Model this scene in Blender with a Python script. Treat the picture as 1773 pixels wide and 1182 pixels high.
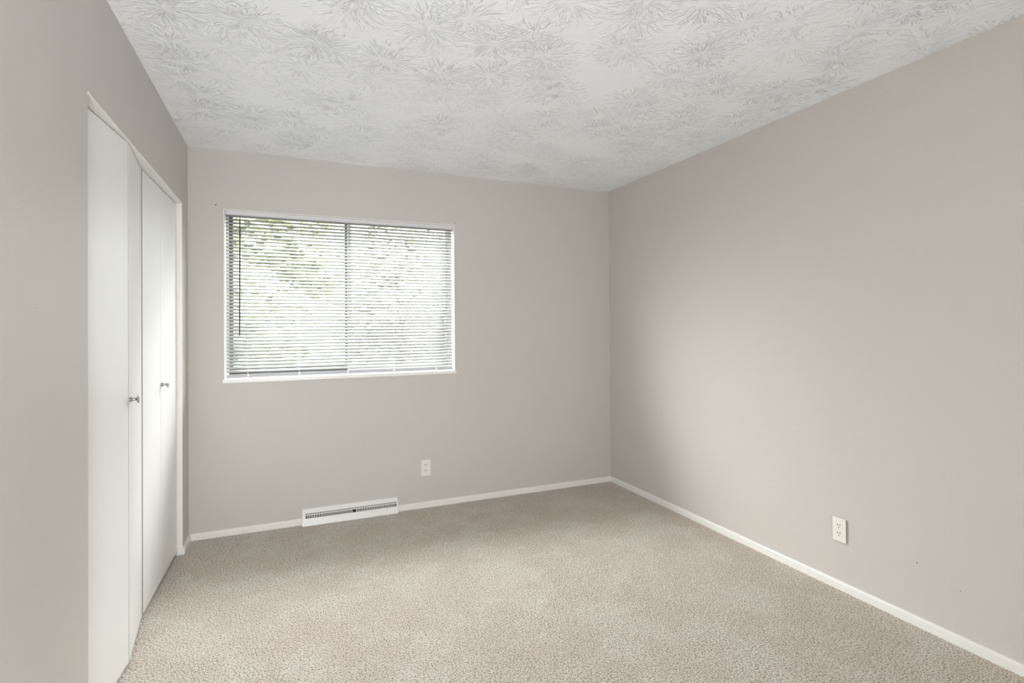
import bpy, bmesh, math, random
from mathutils import Vector, Matrix

# ------------------------------------------------------------------ scene, camera, light
S = bpy.context.scene
COL = S.collection
for o in list(bpy.data.objects):
    bpy.data.objects.remove(o)
random.seed(7)

W, H, DEPTH = 3.0736, 2.44, 4.62          # room: x 0..W, y -DEPTH..0, z 0..H

FPX = 914.73567
YAW, PITCH, ROLL = 0.40016, 0.00796, -0.00767
CAM = (0.57261, -3.79424, 1.3042)
cy, sy = math.cos(YAW), math.sin(YAW)
cp, sp = math.cos(PITCH), math.sin(PITCH)
cr, sr = math.cos(ROLL), math.sin(ROLL)
fwd = Vector((sy * cp, cy * cp, sp))
right = Vector((cy, -sy, 0))
up = right.cross(fwd)
r2 = right * cr + up * sr
u2 = -right * sr + up * cr
cd = bpy.data.cameras.new('camera')
cam = bpy.data.objects.new('camera', cd)
COL.objects.link(cam)
cam.matrix_world = Matrix(((r2.x, u2.x, -fwd.x, CAM[0]),
                           (r2.y, u2.y, -fwd.y, CAM[1]),
                           (r2.z, u2.z, -fwd.z, CAM[2]), (0, 0, 0, 1)))
cd.sensor_fit = 'HORIZONTAL'
cd.sensor_width = 36.0
cd.lens = FPX / 1773 * 36.0
cd.shift_y = -32.53713 / 1773
cd.clip_start = 0.02
S.camera = cam

# daylight: a bright overcast sky, brighter in two added lobes
SKY = 31.0
wd = bpy.data.worlds.new('sky')
S.world = wd
wd.use_nodes = True
wn = wd.node_tree
wn.nodes.clear()
w_out = wn.nodes.new('ShaderNodeOutputWorld')
w_bg = wn.nodes.new('ShaderNodeBackground')
w_bg.inputs['Color'].default_value = (1.0, 0.99, 0.98, 1)
# overcast: dim at the horizon, brightest from about 40 degrees upwards
w_tc = wn.nodes.new('ShaderNodeTexCoord')
w_xyz = wn.nodes.new('ShaderNodeSeparateXYZ')
w_mr = wn.nodes.new('ShaderNodeMapRange')
w_mr.interpolation_type = 'SMOOTHSTEP'
for k_, v_ in (('From Min', 0.22), ('From Max', 0.85), ('To Min', SKY * 0.12), ('To Max', SKY)):
    w_mr.inputs[k_].default_value = v_
wn.links.new(w_tc.outputs['Generated'], w_xyz.inputs[0])
wn.links.new(w_xyz.outputs[2], w_mr.inputs[0])
# bright lobes added to the sky to light the right wall and doors
LOBE_L = 30.0
LOBE_R = 9.0
w_sum = w_mr.outputs[0]
for d_, k_, c0_, c1_ in (((-0.845, 0.34, 0.38), LOBE_L, 0.74, 0.985), ((0.72, 0.55, 0.42), LOBE_R, 0.80, 0.985)):
    dn = Vector(d_).normalized()
    dp = wn.nodes.new('ShaderNodeVectorMath')
    dp.operation = 'DOT_PRODUCT'
    dp.inputs[1].default_value = dn
    wn.links.new(w_tc.outputs['Generated'], dp.inputs[0])
    mr = wn.nodes.new('ShaderNodeMapRange')
    mr.interpolation_type = 'SMOOTHSTEP'
    for q_, v_ in (('From Min', c0_), ('From Max', c1_), ('To Min', 0.0), ('To Max', k_)):
        mr.inputs[q_].default_value = v_
    wn.links.new(dp.outputs['Value'], mr.inputs[0])
    ad = wn.nodes.new('ShaderNodeMath')
    ad.operation = 'ADD'
    wn.links.new(w_sum, ad.inputs[0])
    wn.links.new(mr.outputs[0], ad.inputs[1])
    w_sum = ad.outputs[0]
wn.links.new(w_sum, w_bg.inputs['Strength'])
wn.links.new(w_bg.outputs[0], w_out.inputs[0])

# the sky is sampled through the window opening
pl = bpy.data.lights.new('window_portal', 'AREA')
pl.shape = 'RECTANGLE'
pl.size, pl.size_y = 1.56, 1.14
pl.cycles.is_portal = True
po = bpy.data.objects.new('window_portal', pl)
COL.objects.link(po)
po.location = (0.955, 0.17, 1.516)
po.rotation_euler = (math.radians(-90), 0, 0)

# fill light added in the unseen doorway behind the camera
FILL = 81.0
fl = bpy.data.lights.new('fill_light', 'AREA')
fl.shape = 'RECTANGLE'
fl.size, fl.size_y = 0.80, 1.95
fl.energy = FILL
fl.color = (0.975, 0.99, 1.0)
fo = bpy.data.objects.new('fill_light', fl)
COL.objects.link(fo)
fo.location = (0.60, -DEPTH - 0.25, 1.02)
fo.rotation_euler = (math.radians(90), 0, 0)

vs = S.view_settings
S.display_settings.display_device = 'sRGB'
vs.view_transform = 'Standard'
vs.look = 'None'
vs.gamma = 1.0
vs.use_curve_mapping = False
vs.exposure = 0.0

cyc = S.cycles
cyc.use_denoising = True
cyc.denoiser = 'OPENIMAGEDENOISE'
cyc.max_bounces = 10
cyc.diffuse_bounces = 7
cyc.glossy_bounces = 3
cyc.transparent_max_bounces = 12
cyc.sample_clamp_indirect = 12.0
cyc.caustics_reflective = False
cyc.caustics_refractive = False


# ------------------------------------------------------------------ materials
class NT:
    """small node-tree writer"""
    def __init__(self, name):
        self.m = bpy.data.materials.new(name)
        self.m.use_nodes = True
        self.t = self.m.node_tree
        self.b = self.t.nodes['Principled BSDF']
        self._c = None

    def n(self, typ, props=None, **inp):
        nd = self.t.nodes.new('ShaderNode' + typ)
        for k, v in (props or {}).items():
            setattr(nd, k, v)
        for k, v in inp.items():
            self.put(nd, k.replace('__', ' '), v)
        return nd

    def put(self, nd, key, v):
        s = nd.inputs[int(key[1:])] if key[0] == 'i' and key[1:].isdigit() else nd.inputs[key]
        if isinstance(v, bpy.types.NodeSocket):
            self.t.links.new(v, s)
        else:
            s.default_value = v

    def coord(self):
        if self._c is None:
            self._c = self.n('TexCoord').outputs['Object']
        return self._c

    def math(self, op, a, b=0.0, c=None):
        nd = self.n('Math', {'operation': op}, i0=a, i1=b)
        if c is not None:
            self.put(nd, 'i2', c)
        return nd.outputs[0]

    def vmath(self, op, a, b=None, out=0):
        nd = self.n('VectorMath', {'operation': op}, i0=a)
        if b is not None:
            self.put(nd, 'i1', b)
        return nd.outputs[out]

    def scale(self, v, s):
        nd = self.n('VectorMath', {'operation': 'SCALE'}, i0=v)
        self.put(nd, 'Scale', s)
        return nd.outputs[0]

    def noise(self, vec, scale, detail=2.0, rough=0.5, w=None):
        nd = self.n('TexNoise', {'noise_dimensions': '4D' if w is not None else '3D'},
                    Vector=vec, Scale=scale, Detail=detail, Roughness=rough)
        if w is not None:
            self.put(nd, 'W', w)
        return nd.outputs['Fac'] if 'Fac' in nd.outputs else nd.outputs[0]

    def smooth(self, v, lo, hi, a=0.0, b=1.0):
        nd = self.n('MapRange', {'interpolation_type': 'SMOOTHSTEP'}, Value=v)
        for k, x in (('From Min', lo), ('From Max', hi), ('To Min', a), ('To Max', b)):
            self.put(nd, k, x)
        return nd.outputs[0]

    def mix(self, f, a, b):
        nd = self.n('Mix', {'data_type': 'RGBA'})
        for k, v in ((0, f), (6, a), (7, b)):
            if isinstance(v, bpy.types.NodeSocket):
                self.t.links.new(v, nd.inputs[k])
            else:
                nd.inputs[k].default_value = v
        return nd.outputs[2]

    def bump(self, h, dist, strength=1.0, normal=None):
        nd = self.n('Bump', Height=h, Distance=dist, Strength=strength)
        if normal is not None:
            self.put(nd, 'Normal', normal)
        return nd.outputs[0]

    def set(self, **k):
        for a, v in k.items():
            self.put(self.b, a.replace('__', ' '), v)
        return self.m


def rgb(r, g, b):
    """sRGB bytes to linear colour"""
    f = lambda c: (c / 255 / 12.92) if c / 255 <= 0.04045 else ((c / 255 + 0.055) / 1.055) ** 2.4
    return (f(r), f(g), f(b), 1.0)


def simple(name, col, rough=0.5, metal=0.0, bump=None, spec=0.5):
    t = NT(name)
    t.set(Base__Color=col, Roughness=rough, Metallic=metal, Specular__IOR__Level=spec)
    if bump:
        t.set(Normal=t.bump(t.noise(t.coord(), bump[0], 3.0), bump[1]))
    return t.m


def wall_material(name, spots=(), seams=()):
    t = NT(name)
    c = t.coord()
    peel = t.noise(c, 170.0, 2.0)
    roll = t.noise(c, 45.0, 3.0)
    wave = t.noise(c, 2.2, 2.0)
    h = t.math('ADD', t.math('MULTIPLY', peel, 0.55), t.math('MULTIPLY', roll, 0.45))
    nrm = t.bump(h, 0.0018, 0.85)
    nrm = t.bump(wave, 0.012, 0.35, nrm)
    col = t.mix(t.noise(c, 1.3, 2.0), rgb(198, 194, 189), rgb(202, 198, 193))
    for (p, r) in spots:               # nail holes and small chips in the paint
        d = t.vmath('DISTANCE', c, p, out='Value')
        col = t.mix(t.smooth(d, r, r * 0.45), col, rgb(118, 112, 104))
    if seams:
        x = t.n('SeparateXYZ', Vector=c)
        for (ax, pos, wd_) in seams:   # taped drywall joints showing faintly through the paint
            v = t.math('ABSOLUTE', t.math('SUBTRACT', x.outputs[ax], pos))
            wob = t.math('ADD', v, t.math('MULTIPLY', t.math('SUBTRACT', t.noise(c, 9.0), 0.5), wd_))
            nrm = t.bump(t.smooth(wob, wd_, 0.0), 0.0010, 0.25, nrm)
    return t.set(Base__Color=col, Roughness=0.5, Normal=nrm, Specular__IOR__Level=0.35)


def ceiling_material():
    t = NT('stomped ceiling plaster')
    c = t.coord()
    xy = t.n('SeparateXYZ', Vector=c)
    flat = t.n('CombineXYZ', X=xy.outputs[0], Y=xy.outputs[1]).outputs[0]
    warp = t.n('TexNoise', Vector=flat, Scale=9.0, Detail=2.0).outputs['Color']
    warp = t.scale(t.vmath('SUBTRACT', warp, (0.5, 0.5, 0.5)), 0.035)
    curl = t.n('TexNoise', Vector=flat, Scale=34.0, Detail=1.0).outputs['Color']
    curl = t.scale(t.vmath('SUBTRACT', curl, (0.5, 0.5, 0.5)), 0.022)
    p = t.vmath('ADD', t.vmath('ADD', flat, warp), curl)
    layers = []
    for off, sc, rad, kk in (((0, 0, 0), 3.5, 0.20, 11.5), ((5.37, 2.81, 0), 3.0, 0.17, 10.0)):
        q = t.vmath('ADD', p, off)
        vo = t.n('TexVoronoi', {'voronoi_dimensions': '2D', 'feature': 'F1'}, Vector=q, Scale=sc, Randomness=0.85)
        d = t.vmath('SUBTRACT', q, vo.outputs['Position'])
        d = t.vmath('MULTIPLY', d, (1, 1, 0))
        r = t.vmath('LENGTH', d, out='Value')
        n = t.scale(t.vmath('NORMALIZE', d), kk)
        ns = t.n('SeparateXYZ', Vector=n)
        seed = t.n('SeparateColor', Color=vo.outputs['Color'])
        z = t.math('ADD', t.math('MULTIPLY', r, 19.0), t.math('MULTIPLY', seed.outputs[0], 40.0))
        pv = t.n('CombineXYZ', X=ns.outputs[0], Y=ns.outputs[1], Z=z).outputs[0]
        s = t.noise(pv, 1.0, 1.6, 0.55)
        s = t.smooth(s, 0.50, 0.67)
        edge = t.math('MULTIPLY', t.smooth(r, rad, rad * 0.66), t.smooth(r, 0.012, 0.055))
        amp = t.math('MULTIPLY_ADD', seed.outputs[1], 0.75, 0.35)
        layers.append(t.math('MULTIPLY', t.math('MULTIPLY', s, edge), amp))
    strokes = t.math('MAXIMUM', layers[0], layers[1])
    blob = t.smooth(t.noise(p, 60.0, 2.0), 0.52, 0.72)
    grain = t.noise(p, 210.0, 2.0)
    h = t.math('ADD', strokes, t.math('ADD', t.math('MULTIPLY', blob, 0.09), t.math('MULTIPLY', grain, 0.08)))
    nrm = t.bump(h, 0.0043, 1.0)
    return t.set(Base__Color=rgb(245, 249, 254), Roughness=0.85, Normal=nrm, Specular__IOR__Level=0.2)


def carpet_material():
    t = NT('flecked beige carpet')
    c = t.coord()
    tuft = t.n('TexVoronoi', {'feature': 'SMOOTH_F1'}, Vector=c, Scale=150.0, Randomness=1.0, Smoothness=0.6)
    dark = t.noise(c, 150.0, 1.5, 0.6)
    pale = t.noise(t.vmath('ADD', c, (3.7, 1.9, 0.6)), 170.0, 1.5, 0.6)
    fine = t.noise(c, 260.0, 3.0, 0.65)
    mid = t.noise(c, 95.0, 3.0, 0.6)
    big = t.noise(c, 3.4, 4.0, 0.55)
    nap = t.smooth(t.math('ADD', big, t.math('MULTIPLY', t.noise(c, 11.0, 3.0), 0.35)), 0.60, 0.80)
    hue = t.smooth(t.noise(c, 1.1, 2.0), 0.35, 0.65)
    base = t.mix(hue, rgb(229, 210, 193), rgb(235, 220, 201))
    base = t.mix(t.math('MULTIPLY', nap, 0.85), base, rgb(246, 238, 226))
    col = t.mix(t.smooth(dark, 0.48, 0.60, 0.0, 0.85), base, rgb(112, 93, 78))  # dark flecks also paint in the shade between tufts
    col = t.mix(t.smooth(pale, 0.46, 0.62, 0.0, 0.9), col, rgb(250, 243, 234))
    h = t.math('ADD', t.math('MULTIPLY', tuft.outputs['Distance'], -1.0),
               t.math('ADD', t.math('MULTIPLY', fine, 0.6), t.math('MULTIPLY', mid, 0.9)))
    nrm = t.bump(h, 0.012, 1.0)
    t.set(Base__Color=col, Roughness=0.95, Normal=nrm, Specular__IOR__Level=0.1)
    t.set(Sheen__Weight=0.25, Sheen__Roughness=0.6)
    return t.m


def door_material():
    t = NT('white semi gloss door paint')
    c = t.coord()
    st = t.vmath('MULTIPLY', c, (1, 1, 0.55))
    h = t.math('ADD', t.noise(st, 60.0, 3.0), t.math('MULTIPLY', t.noise(c, 5.0, 2.0), 2.0))
    return t.set(Base__Color=rgb(233, 234, 234), Roughness=0.40, Specular__IOR__Level=0.5,
                 Normal=t.bump(h, 0.0012, 0.6))


def glass_material():
    m = bpy.data.materials.new('window glass')
    m.use_nodes = True
    t = m.node_tree
    t.nodes.clear()
    o = t.nodes.new('ShaderNodeOutputMaterial')
    mx = t.nodes.new('ShaderNodeMixShader')
    tr = t.nodes.new('ShaderNodeBsdfTransparent')
    gl = t.nodes.new('ShaderNodeBsdfGlossy')
    lw = t.nodes.new('ShaderNodeLayerWeight')
    lw.inputs['Blend'].default_value = 0.5
    pw = t.nodes.new('ShaderNodeMath')
    pw.operation = 'POWER'
    pw.inputs[1].default_value = 5.0
    t.links.new(lw.outputs['Facing'], pw.inputs[0])
    fr = t.nodes.new('ShaderNodeMath')          # Schlick reflectance
    fr.operation = 'MULTIPLY_ADD'
    fr.inputs[1].default_value = 0.96
    fr.inputs[2].default_value = 0.04
    t.links.new(pw.outputs[0], fr.inputs[0])
    tr.inputs[0].default_value = (0.95, 0.97, 0.96, 1)
    gl.inputs['Roughness'].default_value = 0.02
    t.links.new(fr.outputs[0], mx.inputs[0])
    t.links.new(tr.outputs[0], mx.inputs[1])
    t.links.new(gl.outputs[0], mx.inputs[2])
    t.links.new(mx.outputs[0], o.inputs[0])
    return m


M = {}
M['wall_back'] = wall_material('greige wall paint, window wall',
                               spots=[((0.152, 0, 2.091), 0.006), ((1.722, 0, 2.085), 0.005), ((1.60, 0, 0.62), 0.003)],
                               seams=[(2, 0.36, 0.012), (2, 0.29, 0.006), (0, 1.452, 0.006)])
M['wall_right'] = wall_material('greige wall paint, long wall',
                                spots=[((W, -2.36, 0.27), 0.004), ((W, -2.52, 0.22), 0.003), ((W, -0.35, 0.12), 0.004)])
M['wall_left'] = wall_material('greige wall paint, closet wall',
                               spots=[((0, -2.52, 1.53), 0.004), ((0, -2.56, 1.515), 0.003), ((0, -2.62, 0.70), 0.006),
                                      ((0, -2.45, 1.28), 0.003), ((0, -2.58, 1.27), 0.004), ((0, -2.14, 1.36), 0.0025)])
M['wall_front'] = wall_material('greige wall paint, door wall')
M['ceiling'] = ceiling_material()
M['carpet'] = carpet_material()
M['trim'] = simple('white trim paint', rgb(232, 231, 227), 0.38, bump=(38, 0.0025))
M['reveal'] = simple('white window casing paint', rgb(238, 238, 236), 0.35, bump=(60, 0.0008))
M['door'] = door_material()
M['edge'] = simple('seam shade door edge', rgb(136, 130, 120), 0.8)  # darker colour stands in for the shade in the door seams
M['vent'] = simple('white enamelled metal', rgb(228, 230, 227), 0.35, bump=(70, 0.0009))
M['plate'] = simple('white plastic', rgb(232, 229, 223), 0.32)
M['slot'] = simple('dark slot', rgb(26, 24, 23), 0.7)
M['box'] = simple('grey outlet box', rgb(88, 83, 76), 0.7)
M['nickel'] = simple('brushed nickel', rgb(176, 170, 162), 0.28, 1.0, bump=(240, 0.0003))
M['screw'] = simple('painted screw', rgb(214, 211, 204), 0.4, 0.3)
M['slat'] = simple('pale grey white slat enamel', rgb(168, 169, 169), 0.5, bump=(30, 0.0003), spec=0.3)
M['rail'] = simple('white blind rail', rgb(186, 187, 192), 0.45)
M['head'] = simple('white head rail', rgb(214, 215, 218), 0.45)
M['cord'] = simple('white cord', rgb(236, 236, 234), 0.8)
M['wand'] = simple('smoky plastic', rgb(66, 66, 68), 0.25)
M['bronze'] = simple('dark bronze sash', rgb(62, 55, 50), 0.45, bump=(80, 0.0005))
M['vinyl'] = simple('white vinyl', rgb(226, 226, 228), 0.4)
M['glass'] = glass_material()
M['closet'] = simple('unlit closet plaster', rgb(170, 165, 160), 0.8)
M['track'] = simple('closet track metal', rgb(120, 118, 114), 0.45, 0.8)
M['grass'] = simple('lawn', rgb(92, 94, 74), 0.9, bump=(40, 0.02))
M['bark'] = simple('bark', rgb(112, 96, 80), 0.9, bump=(30, 0.02))


def leaf_material(name, a, b):
    t = NT(name)
    col = t.mix(t.noise(t.coord(), 3.0, 3.0), a, b)
    return t.set(Base__Color=col, Roughness=0.6)


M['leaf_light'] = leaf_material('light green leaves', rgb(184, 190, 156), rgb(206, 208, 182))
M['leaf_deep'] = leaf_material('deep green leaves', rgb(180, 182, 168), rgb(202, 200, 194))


# ------------------------------------------------------------------ mesh helpers
def tag(o, label=None, cat=None, group=None, kind=None):
    for k, v in (('label', label), ('category', cat), ('group', group), ('kind', kind)):
        if v:
            o[k] = v
    return o


def root_of(o):
    while o.parent:
        o = o.parent
    return o


def obj(name, bm, mat, parent=None, smooth=False):
    """link a bmesh (in world coordinates) as one mesh object"""
    if parent is not None:
        bmesh.ops.translate(bm, verts=bm.verts, vec=-root_of(parent).location)
    bmesh.ops.recalc_face_normals(bm, faces=bm.faces)
    me = bpy.data.meshes.new(name)
    bm.to_mesh(me)
    bm.free()
    if smooth:
        for p in me.polygons:
            p.use_smooth = True
    for m in (mat if isinstance(mat, (list, tuple)) else [mat]):
        me.materials.append(m)
    o = bpy.data.objects.new(name, me)
    COL.objects.link(o)
    if parent is not None:
        o.parent = parent
    return o


def empty(name, loc):
    o = bpy.data.objects.new(name, None)
    o.empty_display_size = 0.05
    COL.objects.link(o)
    o.location = loc
    return o


def add_box(bm, x0, x1, y0, y1, z0, z1, bev=0.0, seg=2):
    r = bmesh.ops.create_cube(bm, size=1.0)
    vs_ = r['verts']
    for v in vs_:
        v.co = Vector((x0 + (v.co.x + .5) * (x1 - x0), y0 + (v.co.y + .5) * (y1 - y0), z0 + (v.co.z + .5) * (z1 - z0)))
    if bev:
        es = list({e for v in vs_ for e in v.link_edges})
        bmesh.ops.bevel(bm, geom=es, offset=bev, segments=seg, affect='EDGES', profile=0.5)
    return bm


def box(*a, **k):
    return add_box(bmesh.new(), *a, **k)


def add_prism(bm, prof, p0, p1, uax, vax):
    """extrude a closed 2D profile [(u,v)] from p0 to p1; u and v are measured along uax and vax"""
    p0, p1, uax, vax = Vector(p0), Vector(p1), Vector(uax), Vector(vax)
    a = [bm.verts.new(p0 + uax * u + vax * v) for u, v in prof]
    b = [bm.verts.new(p1 + uax * u + vax * v) for u, v in prof]
    n = len(prof)
    for i in range(n):
        j = (i + 1) % n
        bm.faces.new((a[i], a[j], b[j], b[i]))
    bm.faces.new(a[::-1])
    bm.faces.new(b)
    return bm


def add_lathe(bm, prof, origin, axis, n=24):
    """revolve [(distance along axis, radius)] about axis"""
    origin, axis = Vector(origin), Vector(axis).normalized()
    e1 = axis.orthogonal().normalized()
    e2 = axis.cross(e1)
    rings = []
    for d, r in prof:
        rings.append([bm.verts.new(origin + axis * d + (e1 * math.cos(2 * math.pi * k / n) + e2 * math.sin(2 * math.pi * k / n)) * max(r, 1e-5))
                      for k in range(n)])
    for a, b in zip(rings, rings[1:]):
        for k in range(n):
            bm.faces.new((a[k], a[(k + 1) % n], b[(k + 1) % n], b[k]))
    bm.faces.new(rings[0][::-1])
    bm.faces.new(rings[-1])
    return bm


def add_tube(bm, pts, r, n=8):
    pts = [Vector(p) for p in pts]
    rings = []
    for i, p in enumerate(pts):
        d = (pts[min(i + 1, len(pts) - 1)] - pts[max(i - 1, 0)]).normalized()
        e1 = d.orthogonal().normalized()
        e2 = d.cross(e1)
        rr = r[i] if isinstance(r, (list, tuple)) else r
        rings.append([bm.verts.new(p + (e1 * math.cos(2 * math.pi * k / n) + e2 * math.sin(2 * math.pi * k / n)) * rr) for k in range(n)])
    for a, b in zip(rings, rings[1:]):
        for k in range(n):
            bm.faces.new((a[k], a[(k + 1) % n], b[(k + 1) % n], b[k]))
    bm.faces.new(rings[0][::-1])
    bm.faces.new(rings[-1])
    return bm


def slab_with_hole(u0, u1, v0, v1, hu0, hu1, hv0, hv1, put, thick):
    """a slab spanning u,v with a rectangular hole; put(u, v, d) gives the point at depth d"""
    bm = bmesh.new()
    out, inn = [(u0, v0), (u1, v0), (u1, v1), (u0, v1)], [(hu0, hv0), (hu1, hv0), (hu1, hv1), (hu0, hv1)]
    V = {}
    for d in (0, 1):
        for k in range(4):
            V['o', d, k] = bm.verts.new(put(out[k][0], out[k][1], d * thick))
            V['i', d, k] = bm.verts.new(put(inn[k][0], inn[k][1], d * thick))
    for k in range(4):
        j = (k + 1) % 4
        for d in (0, 1):
            bm.faces.new((V['o', d, k], V['o', d, j], V['i', d, j], V['i', d, k]))
        bm.faces.new((V['o', 0, k], V['o', 0, j], V['o', 1, j], V['o', 1, k]))
        bm.faces.new((V['i', 0, k], V['i', 0, j], V['i', 1, j], V['i', 1, k]))
    return bm


def struct(name, bm, mat, label, cat, **k):
    return tag(obj(name, bm, mat, **k), label, cat, kind='structure')


# ------------------------------------------------------------------ the room
T = 0.15
WX0, WX1, WZ0, WZ1 = 0.1947, 1.7156, 0.964, 2.0671          # window opening
CY0, CY1, CZ1 = -1.775, -0.207, 2.046                        # closet opening in the left wall

struct('floor', box(-0.75, W + T, -DEPTH - 1.3, T, -0.12, 0.0), M['carpet'],
       'beige flecked carpet covering the whole floor', 'floor')
struct('ceiling', box(-0.75, W + T, -DEPTH - 1.3, T, H, H + 0.12), M['ceiling'],
       'white textured ceiling with fan-shaped brush marks', 'ceiling')
struct('wall_back', slab_with_hole(-0.75, W + T, 0, H, WX0, WX1, WZ0, WZ1, lambda u, v, d: (u, d, v), T), M['wall_back'],
       'greige painted wall with the window in it', 'wall')
struct('wall_right', box(W, W + T, -DEPTH, 0, 0, H), M['wall_right'],
       'long bare greige wall on the right side', 'wall')


def left_wall():
    # drywall with the closet opening cut up from the floor
    bm = bmesh.new()
    t = -0.11
    prof = [(-DEPTH, 0), (CY0, 0), (CY0, CZ1), (CY1, CZ1), (CY1, 0), (0, 0), (0, H), (CY1, H), (CY0, H), (-DEPTH, H)]
    f = [bm.verts.new((0, y, z)) for y, z in prof]
    b = [bm.verts.new((t, y, z)) for y, z in prof]
    for q in ((0, 1, 8, 9), (1, 2, 8), (2, 3, 7, 8), (3, 4, 5, 6), (3, 6, 7)):
        bm.faces.new([f[i] for i in q])
        bm.faces.new([b[i] for i in q][::-1])
    n = len(prof)
    for i in range(n):
        j = (i + 1) % n
        bm.faces.new((f[i], f[j], b[j], b[i]))
    return bm


struct('wall_left', left_wall(), M['wall_left'], 'greige wall with the closet opening in it on the left', 'wall')


def front_wall():
    return slab_with_hole(0, W, 0.0, H, 0.18, 1.02, 0.002, 2.03, lambda u, v, d: (u, -DEPTH - d, v), 0.12)


struct('wall_front', front_wall(), M['wall_front'], 'greige wall with the open doorway, facing the window', 'wall')
# closet interior
cb = bmesh.new()
add_box(cb, -0.72, -0.66, -2.1, 0, 0, H)
add_box(cb, -0.66, -0.11, -2.16, -2.1, 0, H)
struct('wall_closet', cb, M['closet'], 'dim plaster walls inside the closet behind the white doors', 'wall')

# hall side of the doorway, so that the room stays closed behind the camera
hb = bmesh.new()
add_box(hb, -0.1, 0.0, -DEPTH - 1.25, -DEPTH - 0.12, 0, H)
add_box(hb, W, W + 0.1, -DEPTH - 1.25, -DEPTH, 0, H)
add_box(hb, -0.1, W + 0.1, -DEPTH - 1.3, -DEPTH - 1.25, 0, H)
struct('wall_hall', hb, M['wall_front'], 'hall walls beyond the open doorway', 'wall')

# baseboards: thin, rounded, sunk into the carpet pile
BB = [(0, 0), (0.0125, 0), (0.0125, 0.028), (0.0115, 0.036), (0.008, 0.0405), (0.004, 0.042), (0, 0.042)]
bm = add_prism(bmesh.new(), BB, (0, 0, 0), (W, 0, 0), (0, -1, 0), (0, 0, 1))
struct('baseboard_back', bm, M['trim'], 'low white baseboard along the window wall', 'baseboard')
bm = add_prism(bmesh.new(), BB, (W, -0.0125, 0), (W, -DEPTH, 0), (-1, 0, 0), (0, 0, 1))
struct('baseboard_right', bm, M['trim'], 'low white baseboard along the long right wall', 'baseboard')
bm = add_prism(bmesh.new(), BB, (0, -0.0125, 0), (0, CY1 - 0.006, 0), (1, 0, 0), (0, 0, 1))
add_box(bm, -0.028, 0.014, CY1 - 0.018, CY1 - 0.004, 0, 0.040, 0.004)
struct('baseboard_left', bm, M['trim'], 'short white baseboard stub between closet and corner', 'baseboard')

# closet head board and jambs
hd = [(0.0015, 0.0), (0.003, -0.004), (0.0015, -0.0075), (-0.005, -0.0085), (-0.018, -0.0085), (-0.100, -0.0085),
      (-0.100, 0.0)]
bm = add_prism(bmesh.new(), hd, (0, CY0 + 0.0005, CZ1), (0, CY1 + 0.012, CZ1), (1, 0, 0), (0, 0, 1))
struct('trim_1', bm, M['trim'], 'rough white painted head board over the closet doors', 'trim', smooth=False)
bm = box(-0.105, 0.0015, CY1 - 0.004, CY1 + 0.0002, 0, CZ1 - 0.0085, 0.0012, 1)
struct('trim_2', bm, M['trim'], 'narrow white closet jamb beside the room corner', 'trim')
bm = box(-0.105, -0.002, CY0 - 0.0002, CY0 + 0.006, 0, CZ1 - 0.0085, 0.0012, 1)
struct('trim_3', bm, M['trim'], 'white closet jamb at the near end of the opening', 'trim')

# ------------------------------------------------------------------ window
win = tag(empty('window_1', (0.955, 0.0, WZ0)), 'white framed sliding window in the far wall', 'window', kind='structure')


def ring(bm, x0, x1, z0, z1, w, y0, y1, bev=0.0):
    """four boards round a rectangle; w = left, right, bottom, top widths"""
    l, r, b_, t_ = w
    add_box(bm, x0, x0 + l, y0, y1, z0, z1, bev)
    add_box(bm, x1 - r, x1, y0, y1, z0, z1, bev)
    add_box(bm, x0 + l, x1 - r, y0, y1, z0, z0 + b_, bev)
    add_box(bm, x0 + l, x1 - r, y0, y1, z1 - t_, z1, bev)
    return bm


bm = bmesh.new()      # painted reveal boards lining the opening (sides and head)
e = 0.006
add_box(bm, WX0, WX0 + e, -0.003, 0.10, 0.985, WZ1, 0.001, 1)
add_box(bm, WX1 - e, WX1, -0.003, 0.10, 0.985, WZ1, 0.001, 1)
add_box(bm, WX0 + e, WX1 - e, -0.002, 0.10, WZ1 - 0.004, WZ1, 0.001, 1)
obj('casing', bm, M['reveal'], win)
bm = box(WX0 - 0.0065, WX1 + 0.0065, -0.011, 0.0, 0.961, 0.984, 0.0025)
add_box(bm, WX0, WX1, -0.002, 0.10, 0.966, 0.984, 0.001, 1)
obj('sill', bm, M['reveal'], win)
FX0, FX1, FZ0, FZ1 = WX0 + e, WX1 - e, 0.984, WZ1 - 0.004
bm = ring(bmesh.new(), FX0, FX1, FZ0, FZ1, (0.014, 0.030, 0.022, 0.006), 0.082, 0.132, 0.0015)
obj('frame', bm, M['vinyl'], win)


def sash(x0, x1, y0, mat, w):
    s = obj('sash', ring(bmesh.new(), x0, x1, FZ0 + 0.022, FZ1 - 0.006, w, y0, y0 + 0.018, 0.001), mat, win)
    obj('pane', box(x0 + w[0] * .6, x1 - w[1] * .6, y0 + 0.008, y0 + 0.011,
                    FZ0 + 0.022 + w[2] * .6, FZ1 - 0.006 - w[3] * .6), M['glass'], s)
    return s


s1 = sash(FX0 + 0.014, 0.960, 0.112, M['bronze'], (0.024, 0.018, 0.036, 0.016))
s1['label'] = 'dark framed left sash'
s2 = sash(0.958, FX1 - 0.030, 0.092, M['vinyl'], (0.026, 0.010, 0.030, 0.014))
s2['label'] = 'white framed right sash'

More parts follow.
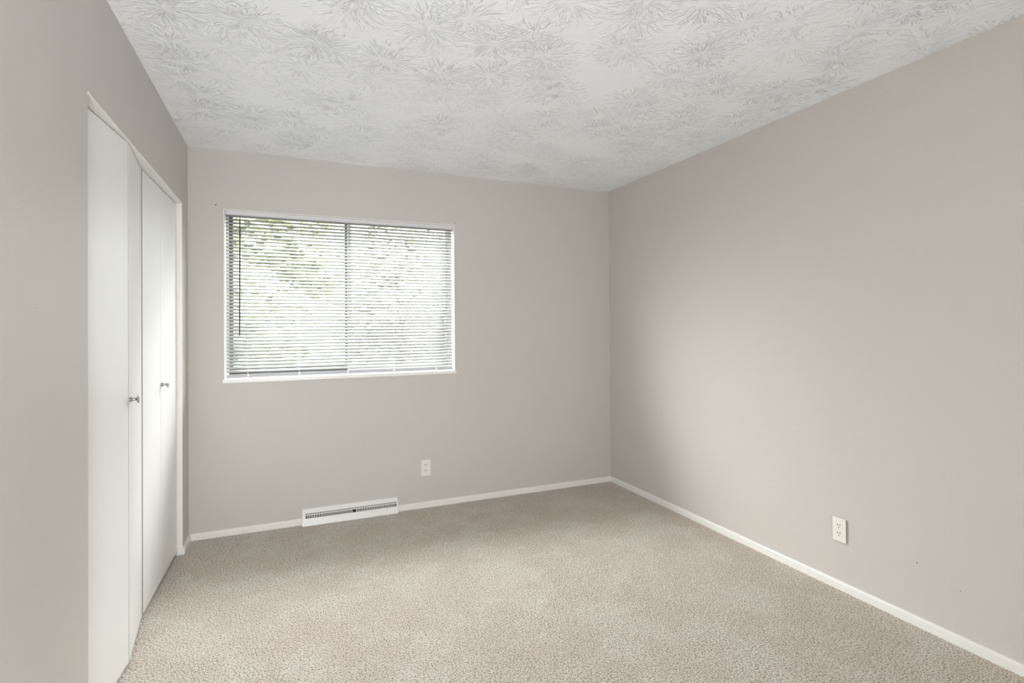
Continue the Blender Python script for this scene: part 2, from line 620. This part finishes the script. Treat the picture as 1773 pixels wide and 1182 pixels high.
# ------------------------------------------------------------------ mini blind
BYC = 0.040                                   # slat centre line
blind = tag(empty('mini_blind', (0.955, BYC, 0.985)),
            'white horizontal mini blind with a dark tilt wand hanging in the window', 'blind')
BX0, BX1 = FX0 + 0.003, FX1 - 0.003
hr = bmesh.new()                              # open U-shaped head rail with rolled lips
prof = [(-0.0135, 0.0), (0.0135, 0.0), (0.0135, 0.026), (0.0122, 0.026), (0.0122, 0.0015), (-0.0122, 0.0015),
        (-0.0122, 0.026), (-0.0135, 0.026)]
add_prism(hr, prof, (BX0, BYC - 0.012, 2.0365), (BX1, BYC - 0.012, 2.0365), (0, 1, 0), (0, 0, 1))
add_prism(hr, [(-0.0150, 0.0), (-0.0135, -0.001), (-0.0135, 0.003), (-0.0150, 0.0028)],
          (BX0, BYC - 0.012, 2.0365), (BX1, BYC - 0.012, 2.0365), (0, 1, 0), (0, 0, 1))
rail = obj('headrail', hr, M['head'], blind)
for x in (BX0 - 0.0012, BX1 - 0.0138):
    obj('end_bracket', box(x, x + 0.015, BYC - 0.0275, BYC + 0.003, 2.0355, 2.0630, 0.0008, 1), M['head'], rail)

PITCH_S = 0.02225
TILT = math.radians(40.5)
CH = 0.0254


def slat_mesh():
    bm = bmesh.new()
    rows = []
    n = 8
    dx, dz = -math.cos(TILT), -math.sin(TILT)          # direction from outer to room edge (y, z)
    for k in range(n + 1):
        s = (k / n - 0.5) * CH
        crown = 0.0016 * (1 - (2 * k / n - 1) ** 2)
        y = dx * s + (-math.sin(TILT)) * crown
        z = dz * s + math.cos(TILT) * crown
        rows.append((y, z))
    th = 0.00028
    ny, nz = -math.sin(TILT), math.cos(TILT)
    L = 12
    top, bot = [], []
    for i in range(L + 1):
        x = BX0 + (BX1 - BX0) * i / L
        top.append([bm.verts.new((x, BYC + y + ny * th, z + nz * th)) for y, z in rows])
        bot.append([bm.verts.new((x, BYC + y - ny * th, z - nz * th)) for y, z in rows])
    for i in range(L):
        for k in range(n):
            bm.faces.new((top[i][k], top[i + 1][k], top[i + 1][k + 1], top[i][k + 1]))
            bm.faces.new((bot[i][k], bot[i][k + 1], bot[i + 1][k + 1], bot[i + 1][k]))
        for k in (0, n):
            bm.faces.new((top[i][k], top[i + 1][k], bot[i + 1][k], bot[i][k]))
    for i in (0, L):
        for k in range(n):
            bm.faces.new((top[i][k], top[i][k + 1], bot[i][k + 1], bot[i][k]))
    return bm


Z0 = 2.0095 + 0.02225                                            # centre of the topmost slat
NS = 46
bm = slat_mesh()
bmesh.ops.translate(bm, verts=bm.verts, vec=(0, 0, Z0))
slat0 = obj('slat', bm, M['slat'], blind, smooth=True)
for k in range(1, NS):
    s = slat0.copy()
    COL.objects.link(s)
    s.parent = blind
    s.location = (random.uniform(-.0006, .0006), random.uniform(-.0002, .0002), -PITCH_S * k + random.uniform(-.0002, .0002))
ZB = Z0 - PITCH_S * NS                                 # bottom rail centre
prof = [(-0.0125, -0.004), (0.0125, -0.004), (0.0125, 0.003), (0.006, 0.0052), (-0.006, 0.0052), (-0.0125, 0.003)]
RT = math.radians(70)
ra, rs = math.cos(RT), math.sin(RT)
ca, sa = math.cos(TILT), math.sin(TILT)
bm = add_prism(bmesh.new(), prof, (BX0 + 0.001, BYC - 0.002, 1.0005), (BX1 - 0.001, BYC - 0.002, 1.0005),
               (0, -ra, -rs), (0, -rs, ra))
brail = obj('bottom_rail', bm, M['rail'], blind)
k_ = (3.79424 + BYC - 0.012) / 3.79424
LX = [0.5726 + (x - 0.5726) * k_ for x in (0.330, 0.637, 0.949, 1.263, 1.570)]
for x in LX:
    c = bmesh.new()
    yf, yb = BYC - CH / 2 * ca - 0.0012, BYC + CH / 2 * ca + 0.0012
    add_tube(c, [(x, yf + 0.001, 2.0365), (x, yf, 2.0), (x, yf, 1.0)], 0.0007, 5)
    add_tube(c, [(x, yb - 0.001, 2.0365), (x, yb, 2.02), (x, yb, 1.012)], 0.0007, 5)
    for i in range(NS):                                # rungs under each slat
        z = Z0 - PITCH_S * i - 0.0009
        add_tube(c, [(x, yf, z - CH / 2 * sa), (x, yb, z + CH / 2 * sa)], 0.0004, 4)
    obj('ladder_cord', c, M['cord'], blind)
    p = bmesh.new()
    add_lathe(p, [(-0.0012, 0.0072), (0.001, 0.0072), (0.0024, 0.0058), (0.003, 0.0030), (0.003, 0.0)],
              (x + 0.002, BYC - 0.002 - rs * 0.0054 - ra * .002, 1.0005 + ra * 0.0054 - rs * .002), (0, -rs, ra), 16)
    obj('cord_plug', p, M['plate'], brail)
wd_ = bmesh.new()
kw = (3.79424 + 0.012) / 3.79424
xw0, xw1 = 0.5726 + (0.288 - 0.5726) * kw, 0.5726 + (0.284 - 0.5726) * kw
add_tube(wd_, [(xw0 + .0005, 0.016, 2.032), (xw0, 0.010, 2.022), (xw0, 0.0095, 2.00), (xw1, 0.0085, 1.262)], [0.0015, 0.002, 0.0040, 0.0040], 6)
obj('tilt_wand', wd_, M['wand'], blind)

# ------------------------------------------------------------------ bifold closet doors
DT = 0.028


def panel(parent, a, b, z0=0.018, z1=2.0335):
    """door leaf whose room face runs from a to b (x, y), y increasing"""
    a, b = Vector((a[0], a[1], 0)), Vector((b[0], b[1], 0))
    d = (b - a).normalized()
    inw = Vector((-d.y, d.x, 0))                       # away from the room
    L = (b - a).length
    bm = box(0, L, 0, DT, z0, z1, 0.001, 1)
    for v in bm.verts:
        v.co = a + d * v.co.x + inw * v.co.y + Vector((0, 0, v.co.z))
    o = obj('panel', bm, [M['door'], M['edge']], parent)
    for p in o.data.polygons:                          # narrow edges get the tone with the seam shade in it
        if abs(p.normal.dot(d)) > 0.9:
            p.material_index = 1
    return o


def knob(parent, p, d):
    prof = [(0, 0.0098), (0.0015, 0.0100), (0.004, 0.0088), (0.010, 0.0062), (0.016, 0.0050), (0.022, 0.0052),
            (0.0245, 0.0095), (0.0265, 0.0150), (0.0285, 0.0158), (0.0305, 0.0150), (0.0315, 0.010), (0.032, 0.0)]
    return obj('knob', add_lathe(bmesh.new(), prof, p, d, 28), M['nickel'], parent, smooth=True)


d1 = tag(empty('door_1', (-0.02, -1.35, 0)), 'near pair of white bifold closet doors, slightly folded out', 'closet door', kind='structure')
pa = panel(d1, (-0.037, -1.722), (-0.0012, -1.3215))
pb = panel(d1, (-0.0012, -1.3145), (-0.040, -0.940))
pb_d = Vector((-0.039, 0.379, 0)).normalized()
n_b = Vector((pb_d.y, -pb_d.x, 0))
knob(pb, Vector((-0.001, -1.316, 1.031)) + pb_d * 0.016, n_b)
d2 = tag(empty('door_2', (-0.03, -0.55, 0)), 'far pair of white bifold closet doors, closed flat beside the corner', 'closet door', kind='structure')
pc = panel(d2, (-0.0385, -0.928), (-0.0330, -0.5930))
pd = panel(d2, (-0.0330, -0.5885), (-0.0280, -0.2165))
knob(pd, (-0.0325, -0.578, 1.0205), (1, -0.013, 0))

# ------------------------------------------------------------------ floor-level vent
VX0, VX1 = 0.650, 1.279
vent = tag(empty('baseboard_vent', (0.965, 0, 0)), 'white metal baseboard vent on the carpet under the window', 'vent')
# shell: outline (distance from wall, height), front face split so that the grille band is open
OUT = [(0.0005, 0.105), (0.010, 0.1045), (0.014, 0.1015), (0.026, 0.0775)]      # top cap
GR = [(0.026, 0.0775), (0.0295, 0.0700), (0.0315, 0.0660), (0.0385, 0.0470)]    # grille band
LOW = [(0.0385, 0.0470), (0.052, 0.0030), (0.050, 0.0005)]                       # apron


def sheet(bm, pts, x0, x1, t=0.0016):
    """folded sheet metal along x from a (depth, height) polyline"""
    back = []
    for i, (d, h) in enumerate(pts):
        back.append((d - t, h - t * 0.4))
    poly = pts + back[::-1]
    return add_prism(bm, poly, (x0, 0, 0), (x1, 0, 0), (0, -1, 0), (0, 0, 1))


bm = bmesh.new()
sheet(bm, OUT, VX0, VX1)
sheet(bm, LOW, VX0, VX1)
endp = [(0.0005, 0.1045), (0.010, 0.104), (0.014, 0.101), (0.026, 0.077), (0.038, 0.047), (0.0505, 0.003), (0.0505, 0.0005),
        (0.0135, 0.0005), (0.0135, 0.045), (0.0005, 0.045)]
for x in (VX0, VX1 - 0.003):
    add_prism(bm, endp, (x, 0, 0), (x + 0.003, 0, 0), (0, -1, 0), (0, 0, 1))
obj('shell', bm, M['vent'], vent)
# grille: bars with two rows of slots and a gap for the lever
g = bmesh.new()
gx0, gx1, n_sl = VX0 + 0.022, VX1 - 0.012, 55
mid = 0.965 + 0.012
sheet(g, GR[:1] + [(0.0262, 0.0768)], VX0, VX1)
sheet(g, [GR[1], GR[2]], VX0, VX1)
sheet(g, [GR[0], GR[3]], VX0 + .001, gx0)
sheet(g, [GR[0], GR[3]], gx1, VX1 - .001)
pt = (gx1 - gx0) / n_sl
for i in range(1, n_sl):
    x = gx0 + pt * i
    if abs(x - mid) < 0.011:
        sheet(g, [GR[0], GR[1]], x - pt * 0.21, x + pt * 0.21)
        continue
    sheet(g, [GR[0], GR[3]], x - pt * 0.2, x + pt * 0.2)
obj('grille', g, M['vent'], vent)
bm = add_prism(bmesh.new(), [(0.0135, 0.097), (0.0165, 0.090), (0.029, 0.050), (0.0265, 0.044), (0.0135, 0.050)],
               (VX0 + 0.004, 0, 0), (VX1 - 0.004, 0, 0), (0, -1, 0), (0, 0, 1))
obj('duct_opening', bm, M['slot'], vent)['label'] = 'black opening behind the slots'
bm = bmesh.new()
add_prism(bm, [(0.026, 0.056), (0.036, 0.0575), (0.0405, 0.0545), (0.0365, 0.0530), (0.026, 0.0525)], (mid - 0.007, 0, 0), (mid - 0.0035, 0, 0), (0, -1, 0), (0, 0, 1))
obj('damper_lever', bm, M['vent'], vent)


# ------------------------------------------------------------------ wall outlets
def outlet(loc, rz, label, gap):
    """duplex outlet; local x = right along the wall, local -y = into the room"""
    r = tag(empty('wall_outlet', loc), label, 'outlet')
    base = Vector(loc)

    def ob(name, bm, mat, parent, **k):
        bmesh.ops.translate(bm, verts=bm.verts, vec=base)
        return obj(name, bm, mat, parent, **k)
    w2, h2 = 0.0345, 0.058
    if gap > 0.002:
        ob('mounting_box', box(-w2 + .0035, w2 - .001, -gap, -0.0003, -h2 + .002, h2 - .003), M['box'], r)
    p = bmesh.new()
    add_box(p, -w2, w2, -gap - 0.0062, -gap + 0.0002, -h2, h2, 0.0026, 3)
    plate = ob('cover_plate', p, M['plate'], r)
    yf = -gap - 0.0062
    for zc in (0.0195, -0.0195):
        f = bmesh.new()                                # receptacle face: rounded, flat at top and bottom
        prof = []
        for k in range(28):
            a_ = 2 * math.pi * k / 28
            prof.append((0.0172 * math.cos(a_), max(-0.0143, min(0.0143, 0.0172 * math.sin(a_)))))
        add_prism(f, prof, (0, yf - 0.0014, zc), (0, yf + 0.001, zc), (1, 0, 0), (0, 0, 1))
        fc = ob('receptacle', f, M['plate'], r)
        s = bmesh.new()
        add_box(s, -0.0080, -0.0048, yf - 0.0017, yf, zc - 0.001, zc + 0.0090)
        add_box(s, 0.0048, 0.0078, yf - 0.0017, yf, zc + 0.000, zc + 0.0085)
        add_prism(s, [(0.0027 * math.cos(t_), 0.0027 * math.sin(t_)) for t_ in [math.pi * 2 * k / 14 for k in range(14)]],
                  (0, yf - 0.0017, zc - 0.0075), (0, yf, zc - 0.0075), (1, 0, 0), (0, 0, 1))
        ob('slots', s, M['slot'], fc)
    ob('screw', add_lathe(bmesh.new(), [(0, 0.0030), (0.0006, 0.0030), (0.0011, 0.0016), (0.0012, 0)], (0, yf + .0003, 0), (0, -1, 0), 14), M['screw'], plate)
    r.rotation_euler = (0, 0, rz)
    return r


outlet((1.487, 0, 0.286), 0, 'white duplex outlet on the window wall right of the floor vent', 0.0008)
outlet((W, -2.0155, 0.294), math.radians(-90), 'white duplex outlet low on the long bare right wall', 0.0042)

# ------------------------------------------------------------------ outside the window
GZ = -0.6
struct('ground', box(-14, 16, T + 0.02, 26, GZ - 0.1, GZ), M['grass'], 'pale lawn outside, below the window', 'lawn')


def tree(loc, h, r, n, mat, label, seed, low=0.12):
    rnd = random.Random(seed)
    t = tag(empty('tree', loc), label, 'tree')
    b = Vector(loc)
    tr = bmesh.new()
    add_tube(tr, [b, b + Vector((0.03, 0, h * .3)), b + Vector((-0.05, 0.05, h * .62)), b + Vector((0.02, 0, h * .85))],
             [0.17, 0.13, 0.09, 0.03], 10)
    for k in range(7):
        a = rnd.uniform(0, 6.28)
        z = h * rnd.uniform(.35, .65)
        add_tube(tr, [b + Vector((0, 0, z)), b + Vector((math.cos(a) * r * .35, math.sin(a) * r * .35, z + r * .3)),
                      b + Vector((math.cos(a) * r * .75, math.sin(a) * r * .75, z + r * .45))], [0.05, 0.035, 0.012], 6)
    obj('trunk', tr, M['bark'], t)
    lf = bmesh.new()
    blobs = []
    for k in range(34):
        a, q = rnd.uniform(0, 6.28), math.sqrt(rnd.uniform(0, 1)) * .78
        zz = rnd.uniform(low, .95)
        shrink = min(1.0, 1.35 - zz * .8)
        blobs.append((b + Vector((math.cos(a) * q * r * shrink, math.sin(a) * q * r * shrink, zz * h)), r * rnd.uniform(.24, .42)))
    for i in range(n):
        bc, br = rnd.choice(blobs)
        v = Vector((rnd.gauss(0, 1), rnd.gauss(0, 1), rnd.gauss(0, 1))).normalized() * br * rnd.uniform(.6, 1)
        p = bc + v
        if p.z < b.z + 0.05:
            continue
        d = Vector((rnd.gauss(0, 1), rnd.gauss(0, 1), rnd.gauss(0, .6))).normalized()
        e1 = d.orthogonal().normalized()
        s_ = rnd.uniform(.12, .22)
        q = [p + d * s_, p + e1 * s_ * .5, p - d * s_, p - e1 * s_ * .5]
        lf.faces.new([lf.verts.new(x) for x in q])
    obj('foliage', lf, mat, t)
    return t


tree((0.2, 8.2, GZ), 5.3, 2.0, 9000, M['leaf_light'], 'light green leafy tree outside, behind the left half of the blind', 3)
tree((4.0, 13.8, GZ), 6.6, 2.5, 9000, M['leaf_deep'], 'greyer green tree farther off outside, behind the right half of the blind', 5)
